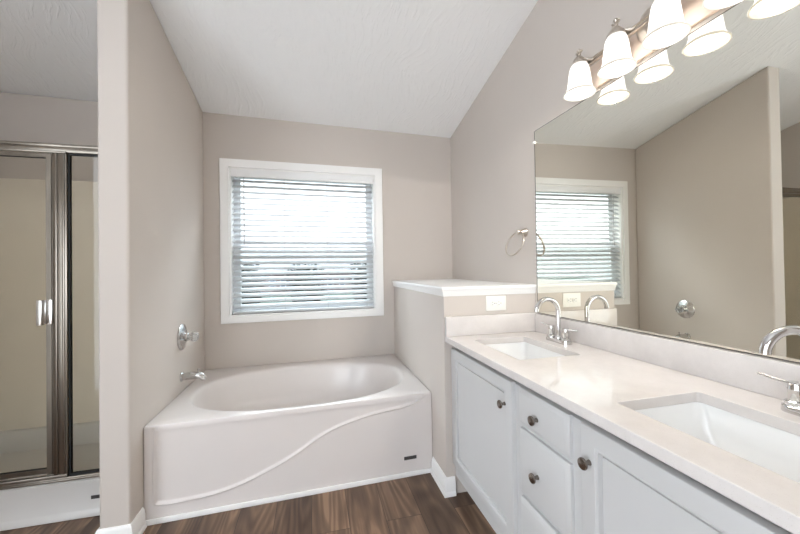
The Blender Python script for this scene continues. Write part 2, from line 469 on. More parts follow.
# baseboards (outward to the right of travel -> negative offsets)
bprof = [(0, 0.0), (-0.020, 0.0), (-0.020, 0.014), (-0.0165, 0.022), (-0.0135, 0.024), (-0.0135, 0.066), (-0.011, 0.074),
         (-0.011, 0.082), (-0.007, 0.092), (-0.004, 0.098), (0, 0.098)]
bm = B(); sweep(bm, [(L, -DT+SK*L-0.012), (L, -DP), (1.572, -DP)], bprof)
obj('baseboard_ledge', bm, M['white_trim'], kind='structure')
bm = B(); sweep(bm, [(-PT, -0.885), (-PT, -DL), (0, -DL), (0, -DT-0.012)], [(o_, z) for o_, z in bprof])
obj('baseboard_left', bm, M['white_trim'], kind='structure')

# ------------------------------------------------------------------ window (structure) with sashes
win = bpy.data.objects.new('window_1', None); COL.objects.link(win)
win.location = (0.77, 0.026, WZ0); win['kind'] = 'structure'; win['label'] = 'double hung window in white casing above the bathtub'
bm = B()
cx0, cx1, cz0, cz1 = 0.1146, 1.4277, 0.834, 2.1419
def frame(bm, ox0, ox1, oz0, oz1, ix0, ix1, iz0, iz1, y0, y1, bev=0.002):
    """picture frame in the x-z plane, mitre free, one closed mesh"""
    def r(x0, x1, z0, z1, y): return [(x0, y, z0), (x1, y, z0), (x1, y, z1), (x0, y, z1)]
    o0 = [bm.verts.new(p) for p in r(ox0, ox1, oz0, oz1, y0)]; i0 = [bm.verts.new(p) for p in r(ix0, ix1, iz0, iz1, y0)]
    o1 = [bm.verts.new(p) for p in r(ox0, ox1, oz0, oz1, y1)]; i1 = [bm.verts.new(p) for p in r(ix0, ix1, iz0, iz1, y1)]
    for k in range(4):
        j = (k+1) % 4
        bm.faces.new((o0[k], o0[j], i0[j], i0[k])); bm.faces.new((o1[j], o1[k], i1[k], i1[j]))
        bm.faces.new((o0[j], o0[k], o1[k], o1[j])); bm.faces.new((i0[k], i0[j], i1[j], i1[k]))
    if bev:
        es = [e for q in (o0,) for k in range(4) for e in q[k].link_edges if e.other_vert(q[k]) in q]
        bmesh.ops.bevel(bm, geom=list(set(es)), offset=bev, segments=2, affect='EDGES')
frame(bm, cx0, cx1, cz0, cz1, WX0, WX1, WZ0, WZ1, -0.018, 0.0, 0.004)
obj('casing', bm, M['white_trim'], win, skew=True)
bm = B(); frame(bm, WX0, WX1, WZ0, WZ1, WX0+0.014, WX1-0.014, WZ0+0.014, WZ1-0.014, 0.0, 0.13, 0)
obj('jamb', bm, M['white_trim'], win, skew=True)
mid = 1.478
bm = B(); frame(bm, WX0+.014, WX1-.014, WZ0+.014, mid+.02, WX0+.066, WX1-.066, WZ0+.07, mid-.02, 0.082, 0.105)
ls = obj('lower_sash', bm, M['vinyl'], win, skew=True)
bm = B(); box(bm, WX0+.066, WX1-.066, 0.092, 0.095, WZ0+.07, mid-.02); obj('pane', bm, M['window_glass'], ls, skew=True)
bm = B(); box(bm, WX0+.02, WX1-.02, 0.1235, 0.1245, WZ0+.02, mid); obj('insect_screen', bm, M['screen'], win, skew=True, smooth=False)
bm = B(); frame(bm, WX0+.014, WX1-.014, mid-.02, WZ1-.014, WX0+.066, WX1-.066, mid+.018, WZ1-.06, 0.106, 0.128)
us = obj('upper_sash', bm, M['vinyl'], win, skew=True)
bm = B(); box(bm, WX0+.066, WX1-.066, 0.116, 0.119, mid+.018, WZ1-.06); obj('pane', bm, M['window_glass'], us, skew=True)

# ================================================================== BATHTUB
tub = thing('bathtub', 'white alcove bathtub with a curved raised line on its front, under the window', 'bathtub', (0.762, -0.48, 0))
X0, X1, Y0, Y1 = 0.003, L-0.003, -DT, -0.003
bcx, bcy, bax, bay, bn = 0.765, -0.550, 0.680, 0.430, 2.35
NA = 144
def rect_pt(t, ins):
    c, s = math.cos(t), math.sin(t)
    mx_, my_ = (X0+X1)/2, (Y0+Y1)/2
    hx, hy = (X1-X0)/2-ins, (Y1-Y0)/2-ins
    # angle measured so that corners land on samples
    k = min(hx/abs(c) if abs(c) > 1e-9 else 1e9, hy/abs(s) if abs(s) > 1e-9 else 1e9)
    return (mx_+c*k, my_+s*k)
angs = sorted([2*math.pi*i/NA for i in range(NA)] + [math.atan2(sy*(Y1-Y0), sx*(X1-X0)) % (2*math.pi) for sx in (1, -1) for sy in (1, -1)])
def sup(t, k):
    c, s = math.cos(t), math.sin(t)
    r = (abs(c/bax)**bn + abs(s/bay)**bn)**(-1/bn)
    return (bcx + c*r*k[0], bcy + s*r*k[1])
bm = B()
rings = []
for ins, z in ((0.0, HT-0.03), (0.0, HT-0.006), (0.0018, HT-0.0018), (0.006, HT)):
    rings.append([(*rect_pt(t, ins), z) for t in angs])
prof = [((1.02, 1.03), HT+0.0005), ((1.0, 1.0), HT-0.002), ((.988, .98), HT-0.008), ((.975, .962), HT-0.022), ((.96, .94), HT-0.06), ((.935, .905), .37),
        ((.89, .85), .29), ((.83, .78), .235), ((.75, .69), .208), ((.62, .56), .198), ((.4, .36), .193), ((.02, .02), .190)]
for k, z in prof: rings.append([(*sup(t, k), z) for t in angs])
loops(bm, rings, (False, True))
obj('basin', bm, M['tub'], tub, skew=True)
# front apron, recessed field above a raised S curve
ridge = [(0.049, 0.475), (0.046, 0.20), (0.047, 0.105), (0.056, 0.093), (0.10, 0.0885), (0.176, 0.089), (0.25, 0.0915), (0.337, 0.099), (0.41, 0.115), (0.484, 0.137), (0.595, 0.178),
         (0.68, 0.216), (0.743, 0.248), (0.813, 0.292), (0.875, 0.325), (0.94, 0.351), (1.0, 0.368), (1.071, 0.384), (1.14, 0.397), (1.207, 0.406), (1.28, 0.412), (1.348, 0.419),
         (1.395, 0.429), (1.43, 0.443), (1.465, 0.463), (1.483, 0.485)]
def smooth_path(p, it=2):
    for _ in range(it):
        q = [p[0]]
        for a_, b_ in zip(p, p[1:]):
            q += [(a_[0]*.75+b_[0]*.25, a_[1]*.75+b_[1]*.25), (a_[0]*.25+b_[0]*.75, a_[1]*.25+b_[1]*.75)]
        p = q + [p[-1]]
    return p
rd = smooth_path(ridge, 1)
def rdist(x, z):
    best = 9
    for (ax_, az), (bx, bz) in zip(rd, rd[1:]):
        dx, dz = bx-ax_, bz-az
        t = max(0, min(1, ((x-ax_)*dx+(z-az)*dz)/(dx*dx+dz*dz)))
        d = math.hypot(x-ax_-t*dx, z-az-t*dz)
        if d < best: best = d
    inside = False
    poly = rd
    n = len(poly)
    for i in range(n):
        (x1, z1), (x2, z2) = poly[i], poly[(i+1) % n]
        if (z1 > z) != (z2 > z) and x < (x2-x1)*(z-z1)/(z2-z1)+x1: inside = not inside
    return best if inside else -best
bm = B()
nx, nz = 300, 110
grid = []
for i in range(nx+1):
    row = []
    for j in range(nz+1):
        x = X0 + (X1-X0)*i/nx; z = 0.0 + (HT-0.012)*j/nz
        s = rdist(x, z)
        t = max(0, min(1, (s+0.004)/0.016)); t = t*t*(3-2*t)
        off = -0.0005 + 0.008*t - 0.005*math.exp(-((s+0.001)/0.0048)**2)
        row.append(bm.verts.new((x, -DT + off, z)))
    grid.append(row)
for i in range(nx):
    for j in range(nz): bm.faces.new((grid[i][j], grid[i+1][j], grid[i+1][j+1], grid[i][j+1]))
o = obj('apron', bm, M['tub'], tub, skew=True)
for p in o.data.polygons: p.use_smooth = True
bm = B(); box(bm, X0, X1, -DT-0.011, -DT-0.001, 0.0, 0.028, 0.004)
obj('base_trim', bm, M['white_trim'], tub, skew=True)
bm = B(); box(bm, 1.341, 1.419, -DT-0.004, -DT+0.0005, 0.099, 0.119, 0.0015)
o = obj('badge', bm, M['badge'], tub, skew=True); o['label'] = 'small dark badge'

# valve and spout
vy = -0.487
tv = thing('tub_valve', 'round chrome valve with clear knob on the wall above the tub spout', 'tub valve', (0, vy, 0.83))
bm = B(); lathe(bm, [(0.084, 0.001), (0.084, 0.005), (0.078, 0.010), (0.060, 0.013), (0.045, 0.020), (0.036, 0.022), (0.030, 0.021)], (0, vy, 0.83), 'X', 40)
obj('escutcheon', bm, M['chrome'], tv)
bm = B(); lathe(bm, [(0.026, 0.018), (0.026, 0.040), (0.021, 0.044), (0.021, 0.052)], (0, vy, 0.83), 'X', 28)
obj('stem', bm, M['chrome'], tv)
bm = B()
kp = [(0.019, 0.050), (0.027, 0.056), (0.030, 0.066), (0.029, 0.082), (0.024, 0.092), (0.012, 0.096)]
rings = []
for r, h in kp: rings.append([(h, vy + r*(1+0.10*math.cos(8*t))*math.cos(t), 0.83 + r*(1+0.10*math.cos(8*t))*math.sin(t)) for t in [2*math.pi*k/64 for k in range(64)]])
loops(bm, rings, (True, True))
obj('handle', bm, M['acrylic'], tv)['label'] = 'clear fluted knob'
sy_ = -0.498
ts = thing('tub_spout', 'chrome spout on the wall at the head of the bathtub', 'tub spout', (0, sy_, 0.578))
bm = B(); lathe(bm, [(0.031, 0.001), (0.031, 0.006), (0.026, 0.010)], (0, sy_, 0.578), 'X', 32); obj('flange', bm, M['chrome'], ts)
bm = B()
pp = [(0.008, 0.578), (0.04, 0.580), (0.075, 0.581), (0.100, 0.579), (0.117, 0.572), (0.127, 0.560), (0.130, 0.552)]
rr = [0.023, 0.0235, 0.0235, 0.023, 0.021, 0.018, 0.0165]
tube(bm, [(p[0], sy_, p[1]) for p in pp], rr, 20); obj('body', bm, M['chrome'], ts)
bm = B(); lathe(bm, [(0.0045, 0), (0.0045, 0.012), (0.008, 0.014), (0.008, 0.020), (0.004, 0.022)], (0.098, sy_, 0.600), 'Z', 14); obj('diverter', bm, M['chrome'], ts)

# ================================================================== SHOWER
SY = -0.857
st = thing('shower_stall', 'cream shower stall with white curb behind the glass door', 'shower', (-0.66, -0.43, 0))
bm = B()
sx0, sx1 = XL+0.004, -PT-0.004
def rr_ring(x0, x1, y0, y1, r, z, n=6):
    pts = []
    for cx_, cy_, a0 in ((x1-r, y1-r, 0), (x0+r, y1-r, math.pi/2), (x0+r, y0+r, math.pi), (x1-r, y0+r, 1.5*math.pi)):
        pts += [(p[0], p[1], z) for p in arc((cx_, cy_), r, a0, a0+math.pi/2, n)]
    return pts
yb = -0.05
rings = [rr_ring(sx0, sx1, SY, yb, .002, 0.0), rr_ring(sx0, sx1, SY-.014, yb, .002, 0.003), rr_ring(sx0, sx1, SY-.014, yb, .002, 0.02), rr_ring(sx0, sx1, SY-.006, yb, .002, 0.032),
         rr_ring(sx0, sx1, SY-.002, yb, .002, 0.04), rr_ring(sx0, sx1, SY, yb, .002, 0.165), rr_ring(sx0, sx1, SY-.004, yb, .004, 0.176), rr_ring(sx0, sx1, SY-.004, yb, .004, 0.186), rr_ring(sx0+.006, sx1-.006, SY+.006, yb-.006, .006, 0.192),
         rr_ring(sx0+.05, sx1-.05, SY+.09, yb-.03, .03, 0.192), rr_ring(sx0+.06, sx1-.06, SY+.1, yb-.04, .04, 0.18), rr_ring(sx0+.075, sx1-.075, SY+.115, yb-.055, .05, 0.06), rr_ring(sx0+.1, sx1-.1, SY+.14, yb-.08, .06, 0.05)]
loops(bm, rings, (True, True))
obj('curb', bm, M['shower_base'], st)['label'] = 'white curb and pan'
bm = B(); box(bm, sx0, sx1, -0.052, -0.048+0.002, 0.18, 1.906, 0.001)
obj('back_panel', bm, M['shower'], st)
bm = B(); box(bm, sx1-0.012, sx1, SY+.01, -0.053, 0.193, 1.906, 0.002); obj('side_panel', bm, M['shower'], st)
bm = B(); box(bm, sx0, sx0+0.012, SY+.01, -0.053, 0.193, 1.906, 0.002); obj('side_panel', bm, M['shower'], st)
bm = B(); box(bm, -0.297, -0.245, SY-0.004, SY-0.001, 0.086, 0.104, 0.001); obj('badge', bm, M['badge'], st)['label'] = 'small dark badge'

se = thing('shower_enclosure', 'framed glass shower door and side panel in dark nickel at the left', 'shower door', (-0.66, SY+.03, 0.193))
yc0, yc1 = SY+0.004, SY+0.05
bm = B()
box(bm, sx0+.002, sx1-.002, yc0, yc1, 1.872, 1.900, 0.003); box(bm, sx0+.002, sx1-.002, yc0-.006, yc1+.004, 1.898, 1.914, 0.003); box(bm, sx0+.03, -0.40, yc0-.008, yc0, 1.866, 1.876, 0.002)
obj('header', bm, M['shower_metal'], se)
bm = B()
box(bm, sx0+.002, sx1-.002, yc0, yc1, 0.193, 0.212, 0.003); box(bm, sx0+.002, sx1-.002, yc0-.004, yc0+.012, 0.193, 0.203, 0.002); box(bm, sx0+.03, -0.40, yc0-.005, yc0+.008, 0.212, 0.229, 0.002)
obj('threshold_track', bm, M['shower_metal'], se)
bm = B()
box(bm, -0.461, -0.400, yc0, yc1-.006, 0.212, 1.872, 0.004); box(bm, -0.452, -0.440, yc0-.004, yc0+.004, 0.229, 1.866, 0.002); box(bm, -0.420, -0.409, yc0-.004, yc0+.004, 0.212, 1.872, 0.002)
obj('post', bm, M['shower_metal'], se)
for nm, a_, b_ in (('jamb', sx1-.038, sx1-.014), ('jamb', sx0+.014, sx0+.045)):
    bm = B(); box(bm, a_, b_, yc0, yc1-.006, 0.212, 1.872, 0.003); obj(nm, bm, M['shower_metal'], se)
bm = B(); box(bm, -0.394, sx1-.04, yc0+.018, yc0+.024, 0.222, 1.862)
fp = obj('fixed_panel', bm, M['shower_glass'], se, smooth=False)
bm = B(); frame(bm, -0.400, sx1-.034, 0.212, 1.872, -0.394, sx1-.042, 0.221, 1.864, yc0+.012, yc0+.03, 0)
obj('gasket', bm, M['gasket'], fp)['label'] = 'black rubber edge'
bm = B()
dx0, dx1, dz0, dz1 = sx0+.05, -0.463, 0.231, 1.864
frame(bm, dx0, dx1, dz0, dz1, dx0+.026, dx1-.026, dz0+.032, dz1-.022, yc0+.002, yc0+.026, 0.004)
box(bm, dx0+.022, dx1-.022, yc0-.002, yc0+.003, dz0+.004, dz0+.010, 0.001)
dr = obj('door', bm, M['shower_metal'], se)
bm = B(); box(bm, dx0+.024, dx1-.024, yc0+.012, yc0+.018, dz0+.030, dz1-.020); obj('pane', bm, M['shower_glass'], dr, smooth=False)
bm = B(); frame(bm, dx0+.024, dx1-.024, dz0+.030, dz1-.020, dx0+.0275, dx1-.0275, dz0+.034, dz1-.024, yc0+.008, yc0+.021, 0)
obj('gasket', bm, M['gasket'], dr)
bm = B()
box(bm, -0.488, -0.462, yc0-.003, yc0+.002, 0.992, 1.117, 0.001); box(bm, -0.492, -0.487, yc0-.030, yc0+.002, 0.992, 1.117, 0.002); box(bm, -0.510, -0.488, yc0-.033, yc0-.028, 0.992, 1.117, 0.002)
obj('handle', bm, M['bright_metal'], dr)['label'] = 'bright metal pull'

# ================================================================== VANITY
VE = -2.795
VY0 = -DP-0.004
va = thing('vanity_cabinet', 'long white vanity cabinet with panel doors and three drawers below the mirror', 'vanity', (1.84, -1.99, 0))
bm = B()
for a_ in ((1.577, 1.596, VE+.01, VY0, 0.105, 0.800), (1.596, W-.003, VY0-.018, VY0, 0.105, 0.800), (1.596, W-.003, VE+.01, VE+.028, 0.105, 0.800), (1.63, W-.003, VY0-.018, VY0, 0.8, 0.839), (1.63, W-.003, VE+.01, VE+.028, 0.8, 0.839), (1.600, 1.612, VE+.01, VY0, 0.790, 0.839),
           (1.596, W-.003, VE+.028, VY0-.018, 0.105, 0.123), (W-.012, W-.003, VE+.028, VY0-.018, 0.123, 0.839)): box(bm, *a_)
obj('body', bm, M['cabinet'], va)
bm = B(); box(bm, 1.645, W-.003, VE+.02, VY0-.01, 0.0, 0.104); obj('toe_kick', bm, M['cabinet'], va)
def panel_front(bm, y0, y1, z0, z1, st_=0.062, x=1.557, th=0.0195):
    """framed door facing -x: bevelled outer edge, stepped bead, flat recessed field"""
    def r(i, xx): return [(xx, y0+i, z0+i), (xx, y1-i, z0+i), (xx, y1-i, z1-i), (xx, y0+i, z1-i)]
    rings = [r(0, x+th), r(0, x+0.006), r(0.002, x+0.002), r(0.006, x), r(st_-.012, x), r(st_-.009, x+.003), r(st_-.004, x+.004), r(st_-.001, x+.016), r(st_+.004, x+.016), r(st_+.005, x+.0105)]
    loops(bm, rings, (True, True))
def slab_front(bm, y0, y1, z0, z1, x=1.557, th=0.0195):
    def r(i, xx): return [(xx, y0+i, z0+i), (xx, y1-i, z0+i), (xx, y1-i, z1-i), (xx, y0+i, z1-i)]
    rings = [r(0, x+th), r(0, x+0.009), r(0.003, x+0.006), r(0.010, x+.004), r(0.013, x+.001), r(0.016, x)]
    loops(bm, rings, (True, True))
def knob(parent, y, z):
    bm = B(); lathe(bm, [(0.008, 0.0), (0.0065, 0.004), (0.0055, 0.012), (0.009, 0.016), (0.0155, 0.019), (0.0165, 0.0225), (0.0150, 0.026), (0.009, 0.0285), (0.002, 0.029)], (1.5572, y, z), (-1, 0, 0), 24)
    o = obj('knob', bm, M['knob'], parent); o['label'] = 'dark satin knob'
d1, d2 = (-1.796, -1.193), (-2.752, -2.149)
bm = B(); panel_front(bm, *d1, 0.173, 0.808); o = obj('door', bm, M['cabinet'], va); knob(o, -1.706-.042, 0.708)
bm = B(); panel_front(bm, *d2, 0.173, 0.808); o = obj('door', bm, M['cabinet'], va); knob(o, -2.170-.012, 0.710)
for z0, z1, kz in ((0.674, 0.804, 0.729), (0.424, 0.656, 0.536), (0.173, 0.405, 0.289)):
    bm = B(); slab_front(bm, -2.098, -1.839, z0, z1); o = obj('drawer', bm, M['cabinet'], va); knob(o, -1.952, kz)

# countertop with two sink cut-outs
ct = thing('countertop', 'long white stone countertop with backsplash over the vanity', 'countertop', (1.81, -1.99, 0.84))
SX0, SX1 = 1.637, 1.935
SINKS = [(-1.525, 'far'), (-2.403, 'near')]
def rr2(x0, x1, y0, y1, r, n=5): return [(p[0], p[1]) for p in rr_ring(x0, x1, y0, y1, r, 0, n)]
bm = B()
outs = [[(1.527, VE), (W-.003, VE), (W-.003, VY0+.002), (1.527, VY0+.002)]] + [rr2(SX0, SX1, c-.208, c+.208, 0.012) for c, _ in SINKS]
edges = []
for lp in outs:
    vv = [bm.verts.new((p[0], p[1], HC)) for p in lp]
    for i in range(len(vv)): edges.append(bm.edges.new((vv[i], vv[(i+1) % len(vv)])))
bmesh.ops.triangle_fill(bm, edges=edges, use_beauty=True)
fs = list(bm.faces)
ex = bmesh.ops.extrude_face_region(bm, geom=fs)
for v in [g for g in ex['geom'] if isinstance(g, bmesh.types.BMVert)]: v.co.z = 0.8405
o = obj('slab', bm, M['stone'], ct)
bv = o.modifiers.new('bevel', 'BEVEL'); bv.width = 0.002; bv.segments = 2; bv.limit_method = 'ANGLE'; bv.angle_limit = math.radians(50)
bm = B(); box(bm, W-.022, W-.003, VE, VY0-.0205, HC+.0005, 0.975, 0.0015); obj('backsplash', bm, M['stone'], ct)
bm = B(); box(bm, 1.527, W-.003, VY0-.020, VY0+.001, HC+.0005, 0.979, 0.0015); obj('side_splash', bm, M['stone'], ct)

def make_sink(c, label):
    s = thing('sink', label, 'sink', (1.786, c, HC-.032), 'undermount sinks in the white countertop')
    bm = B()
    x0, x1, y0, y1 = SX0-.004, SX1+.004, c-.212, c+.212
    z = 0.8400
    rings = [rr_ring(x0-.008, x1+.008, y0-.02, y1+.02, .02, z-.012, 7), rr_ring(x0-.008, x1+.008, y0-.02, y1+.02, .02, z, 7), rr_ring(x0, x1, y0, y1, .024, z, 7), rr_ring(x0+.003, x1-.003, y0+.003, y1-.003, .026, z-.006, 7),
             rr_ring(x0+.010, x1-.008, y0+.014, y1-.014, .034, z-.06, 7), rr_ring(x0+.020, x1-.016, y0+.034, y1-.034, .045, z-.105, 7), rr_ring(x0+.040, x1-.035, y0+.065, y1-.065, .06, z-.124, 7),
             rr_ring(x0+.09, x1-.09, y0+.14, y1-.14, .05, z-.131, 7), rr_ring(1.786-.022, 1.786+.022, c-.022, c+.022, .0219, z-.134, 7)]
    loops(bm, rings, (False, True))
    obj('bowl', bm, M['porcelain'], s)
    bm = B(); lathe(bm, [(0.024, 0.0), (0.024, 0.002), (0.019, 0.003), (0.017, 0.001), (0.003, 0.0012)], (1.786, c, z-.1335), 'Z', 24); obj('drain', bm, M['chrome'], s)
make_sink(SINKS[0][0], 'white rectangular undermount sink in the far end of the counter beside the ledge')
make_sink(SINKS[1][0], 'white rectangular undermount sink in the near end of the counter, cut by the right edge')

def make_faucet(c, swing, label):
    f = thing('faucet', label, 'faucet', (2.012, c, HC), 'chrome gooseneck faucets')
    xb = 2.012
    bm = B()
    n = 10
    def stad(r, z): return [(xb + r*math.cos(t), c + .052 + r*math.sin(t), z) for t in [math.pi*k/n for k in range(n+1)]] + [(xb + r*math.cos(t), c - .052 + r*math.sin(t), z) for t in [math.pi+math.pi*k/n for k in range(n+1)]]
    loops(bm, [stad(.0275, HC+.0005), stad(.0275, HC+.012), stad(.0265, HC+.0165), stad(.0245, HC+.018)], (True, True))
    obj('base_plate', bm, M['chrome'], f)
    # gooseneck
    R_ = 0.062; zt = 1.025
    d = Vector((-math.cos(swing), math.sin(swing), 0))
    pts = [Vector((xb, c, HC+.016)), Vector((xb, c, .95)), Vector((xb, c, zt))]
    for k in range(1, 17):
        t = math.radians(178)*k/16
        pts.append(Vector((xb, c, zt)) + d*(R_*(1-math.cos(t))) + Vector((0, 0, R_*math.sin(t))))
    bm = B(); tube(bm, pts, [0.0115]*len(pts), 20); lathe(bm, [(0.017, 0), (0.017, 0.010), (0.013, 0.016), (0.0118, 0.017)], (xb, c, HC+.016), 'Z', 24)
    obj('spout', bm, M['chrome'], f)
    for s in (1, -1):
        bm = B(); yy = c + s*0.052
        lathe(bm, [(0.0225, 0.0), (0.0225, 0.010), (0.019, 0.0135), (0.0155, 0.015), (0.0155, 0.040), (0.0165, 0.0415), (0.0165, 0.043), (0.0155, 0.0445), (0.0155, 0.058), (0.014, 0.060), (0.002, 0.0605)], (xb, yy, HC+.016), 'Z', 26)
        h = obj('handle', bm, M['chrome'], f)
        bm = B(); tube(bm, [(xb, yy+s*.010, HC+.070), (xb, yy+s*.045, HC+.073), (xb, yy+s*.078, HC+.077)], [.0042, .0036, .0033], 12)
        obj('lever', bm, M['chrome'], h)
    return f
make_faucet(-1.495, 0.0, 'chrome gooseneck faucet behind the far sink beside the ledge')
make_faucet(-2.424, 0.40, 'chrome gooseneck faucet behind the near sink, cut by the right edge')

# ------------------------------------------------------------------ mirror
mi = thing('wall_mirror', 'large frameless mirror on the right wall above the backsplash', 'mirror', (W-.004, -2.0, 0.98))
MY0, MY1, MZ0, MZ1 = -1.214, VE, 0.9805, 2.0423
bm = B(); box(bm, W-.004, W-.001, MY1, MY0, MZ0, MZ1)
for f_ in bm.faces:
    f_.material_index = 0 if f_.normal.x < -0.5 else 1
o = obj('glass', bm, [M['mirror'], M['mirror_edge']], mi, smooth=False)
bm = B(); box(bm, W-.013, W-.0015, MY0-.004, MY0+.009, 1.972, 1.984, .002); obj('clip', bm, M['plastic'], mi)
bm = B()
t = 0.0022
box(bm, W-.0050, W-.0010, MY0, MY0+t, MZ0, MZ1); box(bm, W-.0050, W-.0010, MY1, MY0, MZ1, MZ1+t); box(bm, W-.0050, W-.0010, MY1, MY0, MZ0-t, MZ0)
obj('edge', bm, M['mirror_edge'], mi)['label'] = 'dark thin edge'

# ------------------------------------------------------------------ vanity light
SH_Y = [-1.675, -1.8716, -2.0682, -2.2648]
LX = W-0.096
ZR = 2.027
FC = sum(SH_Y)/4
vl = thing('vanity_light', 'four-light nickel wall fixture with glowing bell shades above the mirror', 'light fixture', (W, FC, 2.12))
bm = B(); box(bm, W-.020, W-.001, SH_Y[3]-.07, SH_Y[0]+.07, 2.058, 2.172, 0.006); obj('back_plate', bm, M['warm_nickel'], vl)
bm = B(); lathe(bm, [(0.066, 0.0), (0.066, 0.010), (0.058, 0.022), (0.040, 0.032), (0.015, 0.037), (0.002, 0.038)], (W-.0195, FC, 2.155), (-1, 0, 0), 36); obj('canopy', bm, M['nickel'], vl)
ZT = ZR+0.137
bm = B()
box(bm, W-.062, W-.046, SH_Y[3]-.01, SH_Y[0]+.01, ZT-.012, ZT+.004, 0.003)
box(bm, W-.066, W-.044, SH_Y[3]-.01, SH_Y[0]+.01, ZT+.003, ZT+.010, 0.003)
box(bm, W-.050, W-.018, FC-.010, FC+.010, ZT-.010, ZT+.004, .002)
obj('crossbar', bm, M['nickel'], vl)
for y in SH_Y:
    bm = B()
    tube(bm, [(W-.055, y-.055, ZT+.006), (W-.062, y-.038, ZT+.004), (W-.075, y-.020, ZT+.012), (W-.088, y-.006, ZT+.024), (LX, y, ZT+.026)], [.006, .006, .0055, .0055, .006], 10)
    tube(bm, [(W-.055, y, ZT+.006), (W-.075, y, ZT+.010), (LX, y, ZT+.020)], .006, 10)
    lathe(bm, [(0.034, -0.006), (0.033, 0.002), (0.026, 0.014), (0.018, 0.024), (0.010, 0.032), (0.006, 0.036)], (LX, y, ZT), 'Z', 24)
    arm = obj('arm', bm, M['nickel'], vl)
    bm = B()
    lathe(bm, [(0.005, 0.034), (0.009, 0.040), (0.005, 0.046), (0.004, 0.050), (0.008, 0.056), (0.0085, 0.060), (0.005, 0.066), (0.001, 0.070)], (LX, y, ZT), 'Z', 16)
    for s in (1, -1):
        tube(bm, [(LX, y, ZT+.040), (LX, y+s*.010, ZT+.046), (LX, y+s*.017, ZT+.052), (LX, y+s*.016, ZT+.058)], [.003, .0045, .004, .001], 8)
    obj('finial', bm, M['nickel'], arm)
    bm = B()
    outp = [(0.024, 0.136), (0.031, 0.133), (0.037, 0.122), (0.041, 0.105), (0.0445, 0.080), (0.048, 0.052), (0.050, 0.034), (0.053, 0.022), (0.058, 0.012), (0.0635, 0.006)]
    rim = [(0.0635, 0.006), (0.0665, 0.003), (0.0672, 0.0), (0.0660, -0.003), (0.0620, -0.002), (0.0595, 0.003)]
    inn = [(0.0595, 0.003), (0.055, 0.011), (0.050, 0.021), (0.047, 0.034), (0.045, 0.052), (0.0415, 0.080), (0.038, 0.104), (0.034, 0.119), (0.028, 0.129), (0.022, 0.131)]
    lathe(bm, outp+rim[1:]+inn[1:], (LX, y, ZR), 'Z', 40, (False, False))
    bm.faces.ensure_lookup_table()
    nlow = ZR+0.0065
    for f_ in bm.faces:
        c_ = f_.calc_center_median(); rr_ = math.hypot(c_.x-LX, c_.y-y)
        if rr_ > 0.0565 and c_.z < ZR+0.013: f_.material_index = 1
    sh = obj('lamp_shade', bm, [M['shade'], M['shade_rim']], vl)
    sh['label'] = 'glowing cream glass bell'
    bm = B()
    lathe(bm, [(0.002, 0.030), (0.012, 0.033), (0.020, 0.042), (0.0235, 0.055), (0.022, 0.070), (0.015, 0.090), (0.013, 0.100), (0.013, 0.128)], (LX, y, ZR), 'Z', 24)
    obj('bulb', bm, M['bulb'], sh)
    ld = bpy.data.lights.new('bulb_light', 'POINT'); ld.energy = LAMP_WATTS; ld.color = (1.0, 0.95, 0.89); ld.shadow_soft_size = 0.010
    lo_ = bpy.data.objects.new('bulb_light', ld); COL.objects.link(lo_); lo_.parent = vl
    lo_.location = Vector((LX, y, ZR-.011)) - vl.location

# ------------------------------------------------------------------ towel ring, outlet
tr = thing('towel_ring', 'brushed nickel towel ring on the right wall above the ledge', 'towel ring', (W, -1.10, 1.46))
py_, pz_ = -1.104, 1.461
bm = B(); lathe(bm, [(0.026, 0.001), (0.026, 0.006), (0.023, 0.012), (0.016, 0.026), (0.0115, 0.040), (0.0095, 0.050)], (W, py_, pz_), (-1, 0, 0), 30)
lathe(bm, [(0.004, 0.036), (0.012, 0.040), (0.0145, 0.046), (0.0145, 0.056), (0.011, 0.062), (0.002, 0.064)], (W, py_, pz_), (-1, 0, 0), 24)
obj('post', bm, M['nickel'], tr)
ph, al = 0.105, 0.37
dn = Vector((-math.sin(al)*math.cos(ph), -math.sin(al)*math.sin(ph), -math.cos(al)))
bm = B(); ring_tube(bm, (2.0216, -1.1051, 1.3893), (-math.sin(ph), math.cos(ph), 0), dn, 0.0757, 0.0052, 64, 12); obj('ring', bm, M['nickel'], tr)

ol = thing('wall_outlet', 'white horizontal duplex outlet on the ledge front above the side splash', 'outlet', (1.841, -DP, 1.041))
yo = -DP
bm = B(); box(bm, 1.779, 1.905, yo-.006, yo-.0005, 1.000, 1.084, 0.002); obj('plate', bm, M['plastic'], ol)
for cx_ in (1.822, 1.861):
    bm = B()
    rings = []
    for y_, k in ((yo-.0055, 1.0), (yo-.0085, 1.0), (yo-.0095, .93)):
        rings.append([(cx_ + k*0.0165*max(-.8, min(.8, math.cos(t)))/.8, y_, 1.042 + k*.0165*math.sin(t)) for t in [2*math.pi*q/32 for q in range(32)]])
    loops(bm, rings, (False, True)); so = obj('socket', bm, M['plastic'], ol)
    bm = B(); box(bm, cx_-.009, cx_-.001, yo-.0102, yo-.0092, 1.0485, 1.0505); box(bm, cx_-.008, cx_-.001, yo-.0102, yo-.0092, 1.0335, 1.0355)
    lathe(bm, [(0.0026, 0), (0.0026, 0.001)], (cx_+.008, yo-.0092, 1.042), (0, -1, 0), 10)
    obj('slots', bm, M['slot'], so)
bm = B(); lathe(bm, [(0.003, 0), (0.003, 0.001), (0.001, 0.0016)], (1.8415, yo-.0058, 1.042), (0, -1, 0), 12); obj('screw', bm, M['bright_metal'], ol)

